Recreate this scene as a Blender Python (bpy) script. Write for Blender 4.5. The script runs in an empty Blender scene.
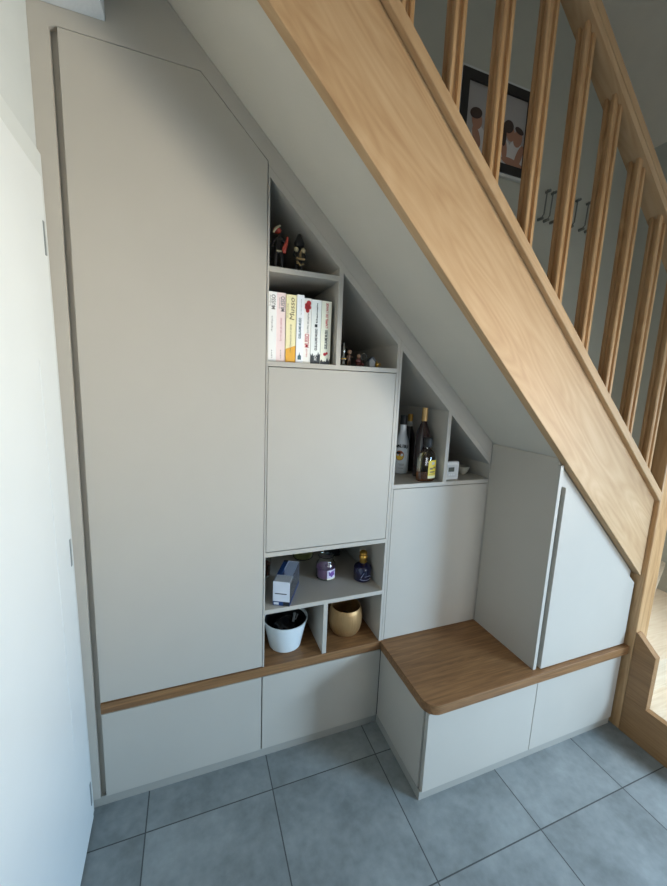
import bpy, bmesh, math, random
from mathutils import Vector, Matrix
random.seed(7)
SC = bpy.context.scene
COL = SC.collection
PI = math.pi

# ------------------------------------------------------------------ camera
cp, sp, cy_, sy_ = math.cos(-.158), math.sin(-.158), math.cos(.3643), math.sin(.3643)
F = Vector((sy_*cp, cy_*cp, sp)); R0 = F.cross(Vector((0, 0, 1))).normalized(); U0 = R0.cross(F)
cr, sr = math.cos(.0412), math.sin(.0412)
Rv = cr*R0 + sr*U0; Uv = -sr*R0 + cr*U0
cd = bpy.data.cameras.new('camera'); cam = bpy.data.objects.new('camera', cd); COL.objects.link(cam)
M = Matrix.Identity(4)
for i in range(3):
    M[i][0] = Rv[i]; M[i][1] = Uv[i]; M[i][2] = -F[i]
M.translation = Vector((.3191, -1.3711, 1.5859))
cam.matrix_world = M
cd.sensor_fit = 'VERTICAL'; cd.sensor_height = 36; cd.lens = 36*376.86/886; cd.clip_start = .02
SC.camera = cam

# ------------------------------------------------------------------ world, lights, exposure
w = bpy.data.worlds.new('world'); SC.world = w; w.use_nodes = True
w.node_tree.nodes['Background'].inputs[0].default_value = (.75, .85, 1, 1)
w.node_tree.nodes['Background'].inputs[1].default_value = .3
def area(name, loc, target, size, size_y, power, color, spread=180):
    l = bpy.data.lights.new(name, 'AREA'); l.shape = 'RECTANGLE'; l.size = size; l.size_y = size_y
    l.energy = power; l.color = color; l.spread = math.radians(spread)
    o = bpy.data.objects.new(name, l); COL.objects.link(o); o.location = loc
    d = Vector(target) - Vector(loc); o.rotation_euler = d.to_track_quat('-Z', 'Y').to_euler()
    return o
# daylight through the glazed entrance on the right of the hall: blue light from the sky falling down
# on the floor; a narrow warm beam is added to brighten the tall cupboard
area('entrance_sky_light', (3.04, -2.05, 1.05), (1.0, -1.05, .0), .9, .9, 66, (.50, .74, 1), 120)
area('side_window_light', (3.07, -.72, 1.4), (2.45, -.45, .5), .5, .8, 6.5, (.86, .94, 1), 110)
area('warm_beam_fill', (3.04, -1.75, 1.25), (0, -.30, 1.88), .8, .7, 12.8, (1, .88, .68), 52)
# daylight from the front window behind the photographer's right shoulder
area('front_window_light', (1.95, -2.86, 1.2), (2.0, -.4, 1.0), 1.0, .9, 5.0, (.88, .94, 1), 72)
# dim warm fill lamp added above the hall to tint the upper stairs
area('stairwell_warm_fill', (1.2, -2.2, 3.0), (2.2, .5, 2.1), .8, .8, 2.4, (1, .84, .64))
SC.view_settings.view_transform = 'Standard'
SC.view_settings.look = 'None'
SC.view_settings.gamma = 1
SC.view_settings.use_curve_mapping = False
SC.view_settings.exposure = 0.14

# ------------------------------------------------------------------ materials
def nt(name):
    m = bpy.data.materials.new(name); m.use_nodes = True
    return m, m.node_tree.nodes, m.node_tree.links, m.node_tree.nodes['Principled BSDF']
def srgb(c):
    return tuple(((v/255)/12.92 if v/255 <= .04045 else ((v/255+.055)/1.055)**2.4) for v in c)
def mat(name, rgb, rough=.5, metal=0, var=.03, scale=8, bump=0, bscale=200, trans=0, spec=.5, coat=0):
    m, N, L, P = nt(name)
    c = srgb(rgb)
    tc = N.new('ShaderNodeTexCoord'); nz = N.new('ShaderNodeTexNoise'); nz.inputs['Scale'].default_value = scale
    nz.inputs['Detail'].default_value = 4
    L.new(tc.outputs['Object'], nz.inputs['Vector'])
    cr_ = N.new('ShaderNodeValToRGB')
    cr_.color_ramp.elements[0].position = .3; cr_.color_ramp.elements[1].position = .7
    cr_.color_ramp.elements[0].color = tuple(max(0, v*(1-var)) for v in c)+(1,)
    cr_.color_ramp.elements[1].color = tuple(min(1, v*(1+var)) for v in c)+(1,)
    L.new(nz.outputs['Fac'], cr_.inputs['Fac']); L.new(cr_.outputs['Color'], P.inputs['Base Color'])
    P.inputs['Roughness'].default_value = rough; P.inputs['Metallic'].default_value = metal
    P.inputs['Transmission Weight'].default_value = trans
    P.inputs['Specular IOR Level'].default_value = spec
    P.inputs['Coat Weight'].default_value = coat
    if bump:
        n2 = N.new('ShaderNodeTexNoise'); n2.inputs['Scale'].default_value = bscale
        L.new(tc.outputs['Object'], n2.inputs['Vector'])
        b = N.new('ShaderNodeBump'); b.inputs['Strength'].default_value = bump; b.inputs['Distance'].default_value = .002
        L.new(n2.outputs['Fac'], b.inputs['Height']); L.new(b.outputs['Normal'], P.inputs['Normal'])
    return m
def wood(name, dark, mid, light, axis='x', rot=0, rough=.45, stretch=14, scale=3.0, wav=.35, flat=False):
    m, N, L, P = nt(name)
    tc = N.new('ShaderNodeTexCoord')
    r = N.new('ShaderNodeMapping'); r.inputs['Rotation'].default_value = (0, rot, 0)
    s = N.new('ShaderNodeMapping')
    s.inputs['Scale'].default_value = {'x': (1, stretch, stretch), 'y': (stretch, 1, stretch), 'z': (stretch, stretch, 1)}[axis]
    L.new(tc.outputs['Object'], r.inputs['Vector']); L.new(r.outputs['Vector'], s.inputs['Vector'])
    n1 = N.new('ShaderNodeTexNoise'); n1.inputs['Scale'].default_value = scale; n1.inputs['Detail'].default_value = 6
    n1.inputs['Roughness'].default_value = .62; n1.inputs['Distortion'].default_value = .6
    L.new(s.outputs['Vector'], n1.inputs['Vector'])
    # broad cathedral figure: contour lines of a slow, less stretched noise
    s2 = N.new('ShaderNodeMapping'); q = stretch*.8
    s2.inputs['Scale'].default_value = {'x': (1, q, q), 'y': (q, 1, q), 'z': (q, q, 1)}[axis]
    L.new(r.outputs['Vector'], s2.inputs['Vector'])
    n2 = N.new('ShaderNodeTexNoise'); n2.inputs['Scale'].default_value = 1.5; n2.inputs['Detail'].default_value = 1
    L.new(s2.outputs['Vector'], n2.inputs['Vector'])
    mm = N.new('ShaderNodeMath'); mm.operation = 'MULTIPLY'; mm.inputs[1].default_value = 26
    L.new(n2.outputs['Fac'], mm.inputs[0])
    fr = N.new('ShaderNodeMath'); fr.operation = 'PINGPONG'; fr.inputs[1].default_value = 1
    L.new(mm.outputs[0], fr.inputs[0])
    mx = N.new('ShaderNodeMix'); mx.data_type = 'FLOAT'; mx.inputs[0].default_value = wav*.5
    L.new(n1.outputs['Fac'], mx.inputs[2]); L.new(fr.outputs[0], mx.inputs[3])
    cr_ = N.new('ShaderNodeValToRGB'); e = cr_.color_ramp.elements
    e[0].position = .25; e[0].color = srgb(dark)+(1,); e[1].position = .72; e[1].color = srgb(light)+(1,)
    k = e.new(.47); k.color = srgb(mid)+(1,)
    L.new(mx.outputs[0], cr_.inputs['Fac']); L.new(cr_.outputs['Color'], P.inputs['Base Color'])
    P.inputs['Roughness'].default_value = rough
    b = N.new('ShaderNodeBump'); b.inputs['Strength'].default_value = .08; b.inputs['Distance'].default_value = .001
    L.new(n1.outputs['Fac'], b.inputs['Height']); L.new(b.outputs['Normal'], P.inputs['Normal'])
    return m
def tile_mat():
    m, N, L, P = nt('slate_grey_floor_tile')
    g = N.new('ShaderNodeNewGeometry'); sx = N.new('ShaderNodeSeparateXYZ'); L.new(g.outputs['Position'], sx.inputs[0])
    T = .45
    def math_(op, a, b=None, c=None):
        n = N.new('ShaderNodeMath'); n.operation = op
        for i, v in enumerate((a, b, c)):
            if v is None: continue
            if isinstance(v, (int, float)): n.inputs[i].default_value = v
            else: L.new(v, n.inputs[i])
        return n.outputs[0]
    u = math_('DIVIDE', math_('SUBTRACT', sx.outputs[0], .1427), T)
    v = math_('DIVIDE', math_('SUBTRACT', sx.outputs[1], -.1404), T)
    du = math_('ABSOLUTE', math_('SUBTRACT', math_('FRACT', math_('ADD', u, .5)), .5))
    dv = math_('ABSOLUTE', math_('SUBTRACT', math_('FRACT', math_('ADD', v, .5)), .5))
    d = math_('MINIMUM', du, dv)
    grout = math_('LESS_THAN', d, .0021/T)
    idn = N.new('ShaderNodeCombineXYZ'); L.new(math_('FLOOR', u), idn.inputs[0]); L.new(math_('FLOOR', v), idn.inputs[1])
    wn = N.new('ShaderNodeTexWhiteNoise'); L.new(idn.outputs[0], wn.inputs['Vector'])
    off = N.new('ShaderNodeVectorMath'); off.operation = 'MULTIPLY_ADD'
    L.new(wn.outputs['Color'], off.inputs[0]); off.inputs[1].default_value = (9, 9, 9); L.new(g.outputs['Position'], off.inputs[2])
    n1 = N.new('ShaderNodeTexNoise'); n1.inputs['Scale'].default_value = 4.5; n1.inputs['Detail'].default_value = 9
    n1.inputs['Roughness'].default_value = .65; L.new(off.outputs[0], n1.inputs['Vector'])
    n2 = N.new('ShaderNodeTexNoise'); n2.inputs['Scale'].default_value = 35; n2.inputs['Detail'].default_value = 5
    L.new(off.outputs[0], n2.inputs['Vector'])
    s = math_('ADD', math_('MULTIPLY', n1.outputs['Fac'], .75), math_('MULTIPLY', n2.outputs['Fac'], .25))
    cr_ = N.new('ShaderNodeValToRGB'); e = cr_.color_ramp.elements
    e[0].position = .34; e[0].color = srgb((106, 112, 112))+(1,); e[1].position = .66; e[1].color = srgb((142, 148, 148))+(1,)
    L.new(s, cr_.inputs['Fac'])
    mx = N.new('ShaderNodeMix'); mx.data_type = 'RGBA'; L.new(grout, mx.inputs[0])
    L.new(cr_.outputs['Color'], mx.inputs[6]); mx.inputs[7].default_value = srgb((62, 66, 66))+(1,)
    L.new(mx.outputs[2], P.inputs['Base Color'])
    P.inputs['Roughness'].default_value = .5
    h = math_('SUBTRACT', math_('MULTIPLY', s, .3), grout)
    b = N.new('ShaderNodeBump'); b.inputs['Strength'].default_value = .3; b.inputs['Distance'].default_value = .001
    L.new(h, b.inputs['Height']); L.new(b.outputs['Normal'], P.inputs['Normal'])
    return m
SL = math.atan(.96)
GREY = mat('greige_laminate', (184, 177, 166), .5, var=.012, bump=.05, bscale=600, spec=.4)
INNER = mat('shade_toned_inside_panel', (66, 61, 55), .5, var=.012, spec=.4)  # cubbyhole shade put into the colour of backs and carcasses
PLN = mat('plinth_laminate', (160, 156, 147), .5, var=.012)
WALL = mat('white_wall_paint', (196, 200, 198), .8, var=.02, bump=.25, bscale=160)
SOFF = mat('soffit_paint', (200, 193, 180), .85, var=.02, bump=.3, bscale=120)
STW = mat('stair_wall_paint', (188, 188, 176), .85, var=.02, bump=.3, bscale=120)
CEIL = mat('ceiling_paint', (214, 218, 222), .85, var=.02, bump=.3, bscale=120)
DOORW = mat('white_door_lacquer', (218, 222, 222), .35, var=.01)
HINGE = mat('hinge_steel', (122, 128, 130), .4, 0)
OAKT = wood('worktop_oak', (100, 68, 40), (128, 91, 56), (152, 112, 72), 'x', rough=.5, scale=4, stretch=20, wav=.25)
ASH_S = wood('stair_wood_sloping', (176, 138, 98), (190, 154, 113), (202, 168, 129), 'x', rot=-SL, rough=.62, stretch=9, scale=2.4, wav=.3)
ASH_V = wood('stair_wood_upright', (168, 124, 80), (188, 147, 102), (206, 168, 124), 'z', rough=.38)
ASH_X = wood('stair_wood_tread_lit', (214, 192, 162), (226, 206, 178), (234, 218, 194), 'x', rough=.4)  # same stair wood, strong light on treads and risers put into a paler colour
ASH_Y = wood('stair_wood_side_shaded', (132, 98, 64), (148, 111, 73), (162, 124, 84), 'y', rough=.45)  # shade on the left-facing boards put into a darker wood colour
TILE = tile_mat()

# ------------------------------------------------------------------ geometry helpers
def box(bm, x0, x1, y0, y1, z0, z1, bev=0):
    r = bmesh.ops.create_cube(bm, size=1)
    vs = r['verts']
    for v in vs:
        v.co = Vector((x0+(v.co.x+.5)*(x1-x0), y0+(v.co.y+.5)*(y1-y0), z0+(v.co.z+.5)*(z1-z0)))
    if bev:
        es = list({e for v in vs for e in v.link_edges})
        bmesh.ops.bevel(bm, geom=es, offset=bev, segments=2, profile=.5, affect='EDGES')
def prism(bm, poly, a0, a1, plane='xz', bev=0):
    """poly extruded along the third axis from a0 to a1"""
    def P(p, a):
        return {'xz': (p[0], a, p[1]), 'yz': (a, p[0], p[1]), 'xy': (p[0], p[1], a)}[plane]
    A = [bm.verts.new(P(p, a0)) for p in poly]; B = [bm.verts.new(P(p, a1)) for p in poly]
    n = len(poly); fs = [bm.faces.new(A), bm.faces.new(B[::-1])]
    for i in range(n):
        fs.append(bm.faces.new((A[i], B[i], B[(i+1) % n], A[(i+1) % n])))
    bmesh.ops.recalc_face_normals(bm, faces=fs)
    if bev:
        es = list({e for f in fs for e in f.edges})
        bmesh.ops.bevel(bm, geom=es, offset=bev, segments=2, profile=.5, affect='EDGES')
def lathe(bm, c, prof, seg=48, sx=1, sy=1, rot=0):
    """prof: list of (r, z) from bottom to top; open ends closed when r=0"""
    rings = []
    for r, z in prof:
        if r <= 1e-6:
            rings.append([bm.verts.new((c[0], c[1], c[2]+z))])
        else:
            ring = []
            for k in range(seg):
                a = 2*PI*k/seg; X = r*sx*math.cos(a); Y = r*sy*math.sin(a)
                ring.append(bm.verts.new((c[0]+X*math.cos(rot)-Y*math.sin(rot), c[1]+X*math.sin(rot)+Y*math.cos(rot), c[2]+z)))
            rings.append(ring)
    for A, B in zip(rings, rings[1:]):
        if len(A) == 1 and len(B) == 1: continue
        for k in range(seg):
            a, b = k, (k+1) % seg
            if len(A) == 1: bm.faces.new((A[0], B[b], B[a]))
            elif len(B) == 1: bm.faces.new((A[a], A[b], B[0]))
            else: bm.faces.new((A[a], A[b], B[b], B[a]))
def tube(bm, pts, r, seg=10, taper=None):
    pts = [Vector(p) for p in pts]; rings = []
    for i, p in enumerate(pts):
        d = (pts[min(i+1, len(pts)-1)] - pts[max(i-1, 0)]).normalized()
        up = Vector((0, 0, 1)) if abs(d.z) < .9 else Vector((1, 0, 0))
        u = d.cross(up).normalized(); v = u.cross(d)
        rr = r if taper is None else taper[i]
        rings.append([bm.verts.new(p + rr*(math.cos(2*PI*k/seg)*u + math.sin(2*PI*k/seg)*v)) for k in range(seg)])
    for A, B in zip(rings, rings[1:]):
        for k in range(seg):
            bm.faces.new((A[k], A[(k+1) % seg], B[(k+1) % seg], B[k]))
    bm.faces.new(rings[0][::-1]); bm.faces.new(rings[-1])
def ball(bm, c, r, sx=1, sy=1, sz=1, sub=3):
    q = bmesh.ops.create_icosphere(bm, subdivisions=sub, radius=r)
    for v in q['verts']:
        v.co = Vector((c[0]+v.co.x*sx, c[1]+v.co.y*sy, c[2]+v.co.z*sz))
def NB(): return bmesh.new()
def B_(*a, **k):
    bm = NB(); box(bm, *a, **k); return bm
def PR(*a, **k):
    bm = NB(); prism(bm, *a, **k); return bm
def LA(*a, **k):
    bm = NB(); lathe(bm, *a, **k); return bm
def wloc(o):
    v = Vector(o.location)
    while o.parent: o = o.parent; v += Vector(o.location)
    return v
def obj(name, bm, m, parent=None, smooth=False, label=None, origin=None):
    o_loc = Vector(origin) if origin else Vector((0, 0, 0))
    off = wloc(parent) if parent else o_loc
    bmesh.ops.recalc_face_normals(bm, faces=bm.faces)
    for v in bm.verts: v.co -= off
    me = bpy.data.meshes.new(name); bm.to_mesh(me); bm.free()
    if smooth:
        for p in me.polygons: p.use_smooth = True
        try: me.set_sharp_from_angle(angle=math.radians(40))
        except Exception: pass
    me.materials.append(m)
    o = bpy.data.objects.new(name, me); COL.objects.link(o)
    if parent: o.parent = parent
    else: o.location = o_loc
    if label: o['label'] = label
    return o
def thing(name, label, cat, loc=(0, 0, 0), group=None):
    o = bpy.data.objects.new(name, None); o.empty_display_size = .05; COL.objects.link(o)
    o.location = loc; o['label'] = label; o['category'] = cat
    if group: o['group'] = group
    return o
def tag(o, label, cat, group=None):
    o['label'] = label; o['category'] = cat
    if group: o['group'] = group
    return o
def struct(name, bm, m, parent=None, smooth=False):
    o = obj(name, bm, m, parent, smooth)
    if parent is None: o['kind'] = 'structure'
    return o
def text(name, s, size, m, parent, origin, xdir, ydir, align='LEFT', spacing=1.0, shear=0, depth=.0002, bold=0, width=None):
    """flat lettering: origin (world), reading direction xdir, up direction ydir"""
    cu = bpy.data.curves.new(name, 'FONT'); cu.body = s; cu.size = size; cu.extrude = depth; cu.align_x = align
    cu.space_character = spacing; cu.shear = shear; cu.offset = bold; cu.resolution_u = 3
    t = bpy.data.objects.new('tmp', cu)
    me = bpy.data.meshes.new_from_object(t)
    bpy.data.objects.remove(t); bpy.data.curves.remove(cu)
    xd = Vector(xdir).normalized(); yd = Vector(ydir).normalized(); zd = xd.cross(yd)
    sx = 1
    if width:
        xs = [v.co.x for v in me.vertices]; sx = width/(max(xs)-min(xs))
    off = wloc(parent)
    for v in me.vertices:
        p = Vector(origin) + xd*v.co.x*sx + yd*v.co.y + zd*v.co.z
        v.co = p - off
    me.materials.clear(); me.materials.append(m)
    o = bpy.data.objects.new(name, me); COL.objects.link(o); o.parent = parent
    return o

# ------------------------------------------------------------------ the room
XL, XR, YB, YF = -.066, 3.10, .52, -2.9
struct('floor', B_(XL-.1, XR+.1, YF, YB+.1, -.05, 0), TILE)
bm = NB()
box(bm, XL-.12, XL, -.032, YB, 0, 3.9)
box(bm, XL-.12, XL, YF, -.032, 2.112, 3.9)
box(bm, XL-.12, XL, YF, -.90, 0, 2.112)
struct('wall_left', bm, WALL)
struct('wall_back', B_(XL, XR+.1, YB, YB+.1, 0, 4.9), STW)
struct('wall_right', B_(XR, XR+.1, YF, YB, 0, 3.9), STW)
struct('wall_front', B_(XL-.1, XR+.1, YF-.1, YF, 0, 5.2), WALL)
# hall ceiling on the left: the edge of the upper landing
struct('ceiling', B_(XL, .115, YF, -.0005, 2.546, 2.80), CEIL)
# sloping ceiling over the stairwell, rising to the left
bm = PR([(XL-.12, 3.14+.79*(XR-XL+.12)), (XR+.1, 3.14-.079), (XR+.1, 3.24-.079), (XL-.12, 3.24+.79*(XR-XL+.12))], YF, YB, 'xz')
struct('ceiling.001', bm, mat('upper_ceiling_paint', (226, 218, 204), .85, var=.03, bump=.4, bscale=60))
# plaster soffit under the stairs
A0 = 2.915
def zl(a, x): return a - .96*x
bm = PR([(.10, zl(A0, .10)), (2.2, zl(A0, 2.2)), (2.2, zl(A0+.014, 2.2)), (.10, zl(A0+.014, .10))], -.346, YB, 'xz')
struct('ceiling.002', bm, SOFF)
# left door with its casing
bm = NB()
box(bm, XL-.02, XL+.010, -.95, -.002, 2.108, 2.176, .002)
box(bm, XL-.02, XL+.010, -.031, -.002, 0, 2.112, .002)
box(bm, XL-.02, XL+.010, -.95, -.90, 0, 2.112, .002)
tr = struct('trim_1', bm, mat('casing_paint', (204, 208, 206), .5, var=.01))
tr.rotation_euler = (0, -.0075, 0); tr.location.x = .016   # the old wall leans a little
dr = NB(); box(dr, -.045, 0, -.82, 0, .012, 2.106, .003)
do = struct('door_1', dr, DOORW)
do.location = (-.034, -.036, 0); do.rotation_euler = (0, -.0075, math.radians(1.6))
for z in (1.90, .985, .085):
    hb = NB(); box(hb, -.002, .0016, -.022, -.010, z, z+.088, .0005)
    h = obj('hinge', hb, HINGE, None, True)
    h.parent = do
gr = NB(); box(gr, -.0005, .0008, -.150, -.147, .45, 1.62)
g_ = obj('panel_bead', gr, DOORW, None); g_.parent = do

# ------------------------------------------------------------------ fitted cabinets
bv = .0012
tall = thing('tall_cabinet', 'tall greige cupboard with a clipped top right corner, left of the open shelves', 'cabinet', (.285, 0, .43))
obj('door', PR([(0, .4335), (.5705, .4335), (.5705, 2.298), (.3635, 2.498), (0, 2.498)], 0, .019, 'xz', bev=bv), GREY, tall)
obj('side_panel', B_(-.05, .012, .0200, .5, .43, 2.515), GREY, tall)
obj('side_panel', PR([(.552, .4305), (.5705, .4305), (.5705, 2.26), (.552, 2.277)], .021, .5), GREY, tall)

# face filler around the doors
bm = NB()
prism(bm, [(-.0655, .0395), (-.0190, .0395), (-.0190, 2.493), (-.004, 2.4993), (.3640, 2.4993), (.5720, 2.2985), (.5725, zl(2.8385, .5725)), (1.6415, zl(2.8385, 1.6415)), (1.6415, zl(2.9135, 1.6415)), (.1165, zl(2.9135, .1165)), (.1165, 2.5455), (-.0655, 2.5455)], .0, .0195, 'xz')
fil = obj('filler_panel', bm, GREY, origin=(.4, 0, 2.5))
tag(fil, 'sloping greige filler strip between the cupboards and the underside of the stairs', 'filler panel')
# drawers / doors of the low base run on the left
base = thing('base_cabinet', 'long low greige base cabinet under the tall cupboard and the white pot', 'cabinet', (.55, .2, 0))
obj('door', B_(0, .5695, 0, .019, .0405, .384, bev=bv), GREY, base)
obj('door', B_(.5735, 1.115, 0, .019, .0405, .384, bev=bv), GREY, base)
obj('plinth', B_(-.0655, 1.116, .006, .019, .0, .0385), PLN, base)
obj('side_panel', B_(-.05, -.0005, .0200, .5, .0, .4295), GREY, base)
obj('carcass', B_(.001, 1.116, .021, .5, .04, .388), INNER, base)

# open shelf column
col = thing('shelf_cabinet', 'greige column with books, a square door in the middle and cubbyholes below', 'cabinet', (.84, .25, .43))
def cz(x): return zl(2.8075, x)
def ct(x): return zl(2.8375, x)
D = .50
obj('side_panel', PR([(.5728, .4305), (.579, .4305), (.579, ct(.579)), (.5728, ct(.5728))], 0, D), GREY, col)
obj('side_panel', PR([(1.1036, .4305), (1.1148, .4305), (1.1148, ct(1.1148)), (1.1036, ct(1.1036))], 0, D), GREY, col)
obj('sloping_top', PR([(.579, cz(.579)), (1.1036, cz(1.1036)), (1.1036, ct(1.1036)), (.579, ct(.579))], 0, D), GREY, col)
for n, (x0, x1, z0, z1) in {'a': (.579, .838, 1.957, 1.975), 'b': (.579, 1.1036, 1.636, 1.654), 'c': (.579, 1.1036, .905, .9235), 'd': (.579, 1.1036, .6620, .6805)}.items():
    obj('shelf', B_(x0, x1, 0, D, z0, z1, bev=.0008), GREY, col)
obj('divider', PR([(.838, 1.654), (.856, 1.654), (.856, cz(.856)), (.838, cz(.838))], 0, D), GREY, col)
obj('divider', B_(.8290, .8470, 0, D, .4305, .6620), GREY, col)
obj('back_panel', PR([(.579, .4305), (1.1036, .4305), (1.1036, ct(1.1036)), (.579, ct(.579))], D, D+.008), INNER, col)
obj('door', B_(.5812, 1.1018, .0, .019, .9262, 1.6335, bev=bv), GREY, col)

# second unit
c2 = thing('shelf_cabinet', 'lower greige unit with bottles on top and a plain door above the oak bench', 'cabinet', (1.38, .25, .43))
obj('side_panel', PR([(1.1163, .4305), (1.1262, .4305), (1.1262, ct(1.1262)), (1.1163, ct(1.1163))], 0, D), GREY, c2)
obj('side_panel', B_(1.6390, 1.6428, .0, D, .4305, ct(1.6428)-.001), GREY, c2)
obj('sloping_top', PR([(1.1262, cz(1.1262)), (1.6415, cz(1.6415)), (1.6415, ct(1.6415)), (1.1262, ct(1.1262))], 0, D), GREY, c2)
obj('shelf', B_(1.1262, 1.6395, 0, D, 1.1465, 1.1645, bev=.0008), GREY, c2)
obj('divider', PR([(1.378, 1.1645), (1.396, 1.1645), (1.396, cz(1.396)), (1.378, cz(1.378))], 0, D), GREY, c2)
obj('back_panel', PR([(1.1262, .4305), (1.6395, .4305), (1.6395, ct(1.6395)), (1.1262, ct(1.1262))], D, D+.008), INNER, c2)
obj('door', B_(1.1280, 1.6372, 0, .019, .4325, 1.1440, bev=bv), GREY, c2)

# corner cupboard standing on the bench
c3 = thing('corner_cupboard', 'sloping greige cupboard on the right end of the bench under the stair', 'cabinet', (1.9, -.17, .43))
bm = PR([(1.643, .4305), (1.6595, .4305), (1.6595, zl(A0-.004, 1.6595)), (1.643, zl(A0-.004, 1.643))], -.3450, -.001)
prism(bm, [(1.643, .4305), (1.6595, .4305), (1.6595, 1.308), (1.643, 1.308)], -.358, -.3448)
obj('side_panel', bm, GREY, c3)
obj('face_frame', PR([(1.660, .4305), (1.668, .4305), (1.668, 1.20), (2.185, .74), (2.185, .4305), (2.2, .4305), (2.2, zl(A0-.014, 2.2)), (1.660, zl(A0-.014, 1.66))], -.344, -.327), GREY, c3)
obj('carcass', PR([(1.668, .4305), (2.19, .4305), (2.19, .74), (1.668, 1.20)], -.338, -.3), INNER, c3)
obj('door', PR([(1.6745, .4345), (2.199, .4345), (2.199, .742), (1.6745, 1.2215)], -.367, -.348, bev=bv), GREY, c3)

# bench base
bn = thing('bench_cabinet', 'projecting greige bench base with drawers under the oak seat', 'cabinet', (1.66, -.18, 0))
obj('side_panel', B_(1.118, 1.136, -.345, .0, .0405, .3885, bev=.0006), GREY, bn)
obj('drawer_front', B_(1.1245, 1.668, -.368, -.349, .0405, .384, bev=bv), GREY, bn)
obj('drawer_front', B_(1.671, 2.199, -.368, -.349, .0405, .384, bev=bv), GREY, bn)
obj('plinth', B_(1.1180, 2.199, -.361, -.346, 0, .0385), PLN, bn)
obj('plinth', B_(1.1180, 1.134, -.3455, .0055, 0, .0385), PLN, bn)
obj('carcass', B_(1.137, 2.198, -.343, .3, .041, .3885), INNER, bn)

# continuous oak worktop
pts = [(.0, .5), (.0, -.004), (1.110, -.004)]
r = .055; x0, y0 = 1.110, -.386
pts += [(x0, y0+r)] + [(x0+r-r*math.cos(t), y0+r-r*math.sin(t)) for t in [PI/2*k/12 for k in range(1, 12)]] + [(x0+r, y0)]
pts += [(2.213, y0), (2.213, .0), (1.70, .0), (1.70, .5)]
wt = obj('worktop', PR(pts, .390, .430, 'xy', bev=.0015), OAKT, origin=(1.1, 0, .39))
tag(wt, 'L-shaped brown oak worktop with a rounded corner, forming shelf and bench seat', 'worktop')

# ------------------------------------------------------------------ staircase
st = thing('staircase', 'light wooden staircase with a deep outer string and upright balusters', 'staircase', (2.26, -.36, 0))
YS0, YS1 = -.380, -.346
AL, AT = 2.903, 3.262
obj('outer_string', PR([(.12, zl(AL, .12)), (2.212, zl(AL, 2.212)), (2.212, zl(AT, 2.212)), (.12, zl(AT, .12))], YS0, YS1, bev=.002), ASH_S, st)
bm = NB()
prism(bm, [(.12, zl(3.262, .12)), (2.232, zl(3.262, 2.232)), (2.232, zl(3.305, 2.232)), (.12, zl(3.305, .12))], -.400, -.328, bev=.003)
obj('base_rail', bm, ASH_S, st)
bm = NB()
prof = [(-.397, 0), (-.330, 0), (-.325, .012), (-.331, .030), (-.325, .050), (-.343, .074), (-.386, .074), (-.405, .050), (-.399, .032), (-.404, .012)]
xa, xb = .12, 2.213
V0 = [bm.verts.new((xa, y, zl(4.112, xa)+h)) for y, h in prof]; V1 = [bm.verts.new((xb, y, zl(4.112, xb)+h)) for y, h in prof]
for i in range(len(prof)):
    j = (i+1) % len(prof); bm.faces.new((V0[i], V0[j], V1[j], V1[i]))
bm.faces.new(V0); bm.faces.new(V1[::-1])
obj('handrail', bm, ASH_S, st)
# newel
bm = NB(); box(bm, 2.2145, 2.302, -.401, -.312, 0, 2.13, .004)
obj('newel_post', bm, ASH_V, st)
# balusters with grooved faces
def baluster_profile(h=.0205, g=.0075, d=.008):
    p = []
    for q in range(4):
        c, s = math.cos(q*PI/2), math.sin(q*PI/2)
        for x, y in ((-h+.003, -h), (-g, -h), (-g+.002, -h+d), (g-.002, -h+d), (g, -h), (h-.003, -h), (h, -h+.003)):
            p.append((x*c-y*s, x*s+y*c))
    return p
BP = baluster_profile()
for k in range(-5, 8):
    xc = 1.008 + .1595*k; yc = -.3625
    bm = NB()
    L0 = [bm.verts.new((xc+x, yc+y, zl(3.3045, xc+x))) for x, y in BP]
    L1 = [bm.verts.new((xc+x, yc+y, zl(4.1125, xc+x))) for x, y in BP]
    n = len(BP)
    for i in range(n): bm.faces.new((L0[i], L0[(i+1) % n], L1[(i+1) % n], L1[i]))
    bm.faces.new(L0[::-1]); bm.faces.new(L1)
    obj('baluster', bm, ASH_V, st)
# first step and its side board
obj('side_board', B_(2.2145, 2.243, -.76, -.4015, 0, .1845, bev=.0015), ASH_Y, st)
obj('side_board', PR([(-.4015, .1852), (-.4015, .512), (-.409, .512), (-.490, .443), (-.490, .1852)], 2.2145, 2.246, 'yz', bev=.0015), ASH_Y, st)
obj('tread', B_(2.2435, XR-.002, -.77, -.41, .157, .1845, bev=.002), ASH_X, st)
obj('riser', B_(2.2435, XR-.002, -.75, -.732, 0, .157), ASH_X, st)
obj('riser', B_(2.2465, XR-.002, -.426, -.410, .1845, .343), ASH_X, st)
obj('tread', PR([(2.2465, -.446), (XR-.002, -.446), (XR-.002, .50), (2.303, .50), (2.303, -.402), (2.2465, -.402)], .343, .370, 'xy', bev=.002), ASH_X, st)
def riser_line(p, q, z0, z1, t=.016):
    d = (Vector(q)-Vector(p)).normalized(); n = Vector((-d.y, d.x))
    return PR([tuple(p), tuple(q), (q[0]+n.x*t, q[1]+n.y*t), (p[0]+n.x*t, p[1]+n.y*t)], z0, z1, 'xy')
obj('riser', riser_line((2.304, -.350), (XR-.004, -.008), .370, .528), ASH_X, st)
obj('tread', PR([(2.304, -.376), (XR-.002, -.036), (XR-.002, .515), (2.304, .515)], .528, .555, 'xy', bev=.002), ASH_X, st)
obj('riser', riser_line((2.304, -.300), (2.76, .50), .555, .713), ASH_X, st)
obj('tread', PR([(2.304, -.330), (2.79, .515), (2.304, .515)], .713, .740, 'xy', bev=.002), ASH_X, st)
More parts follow.
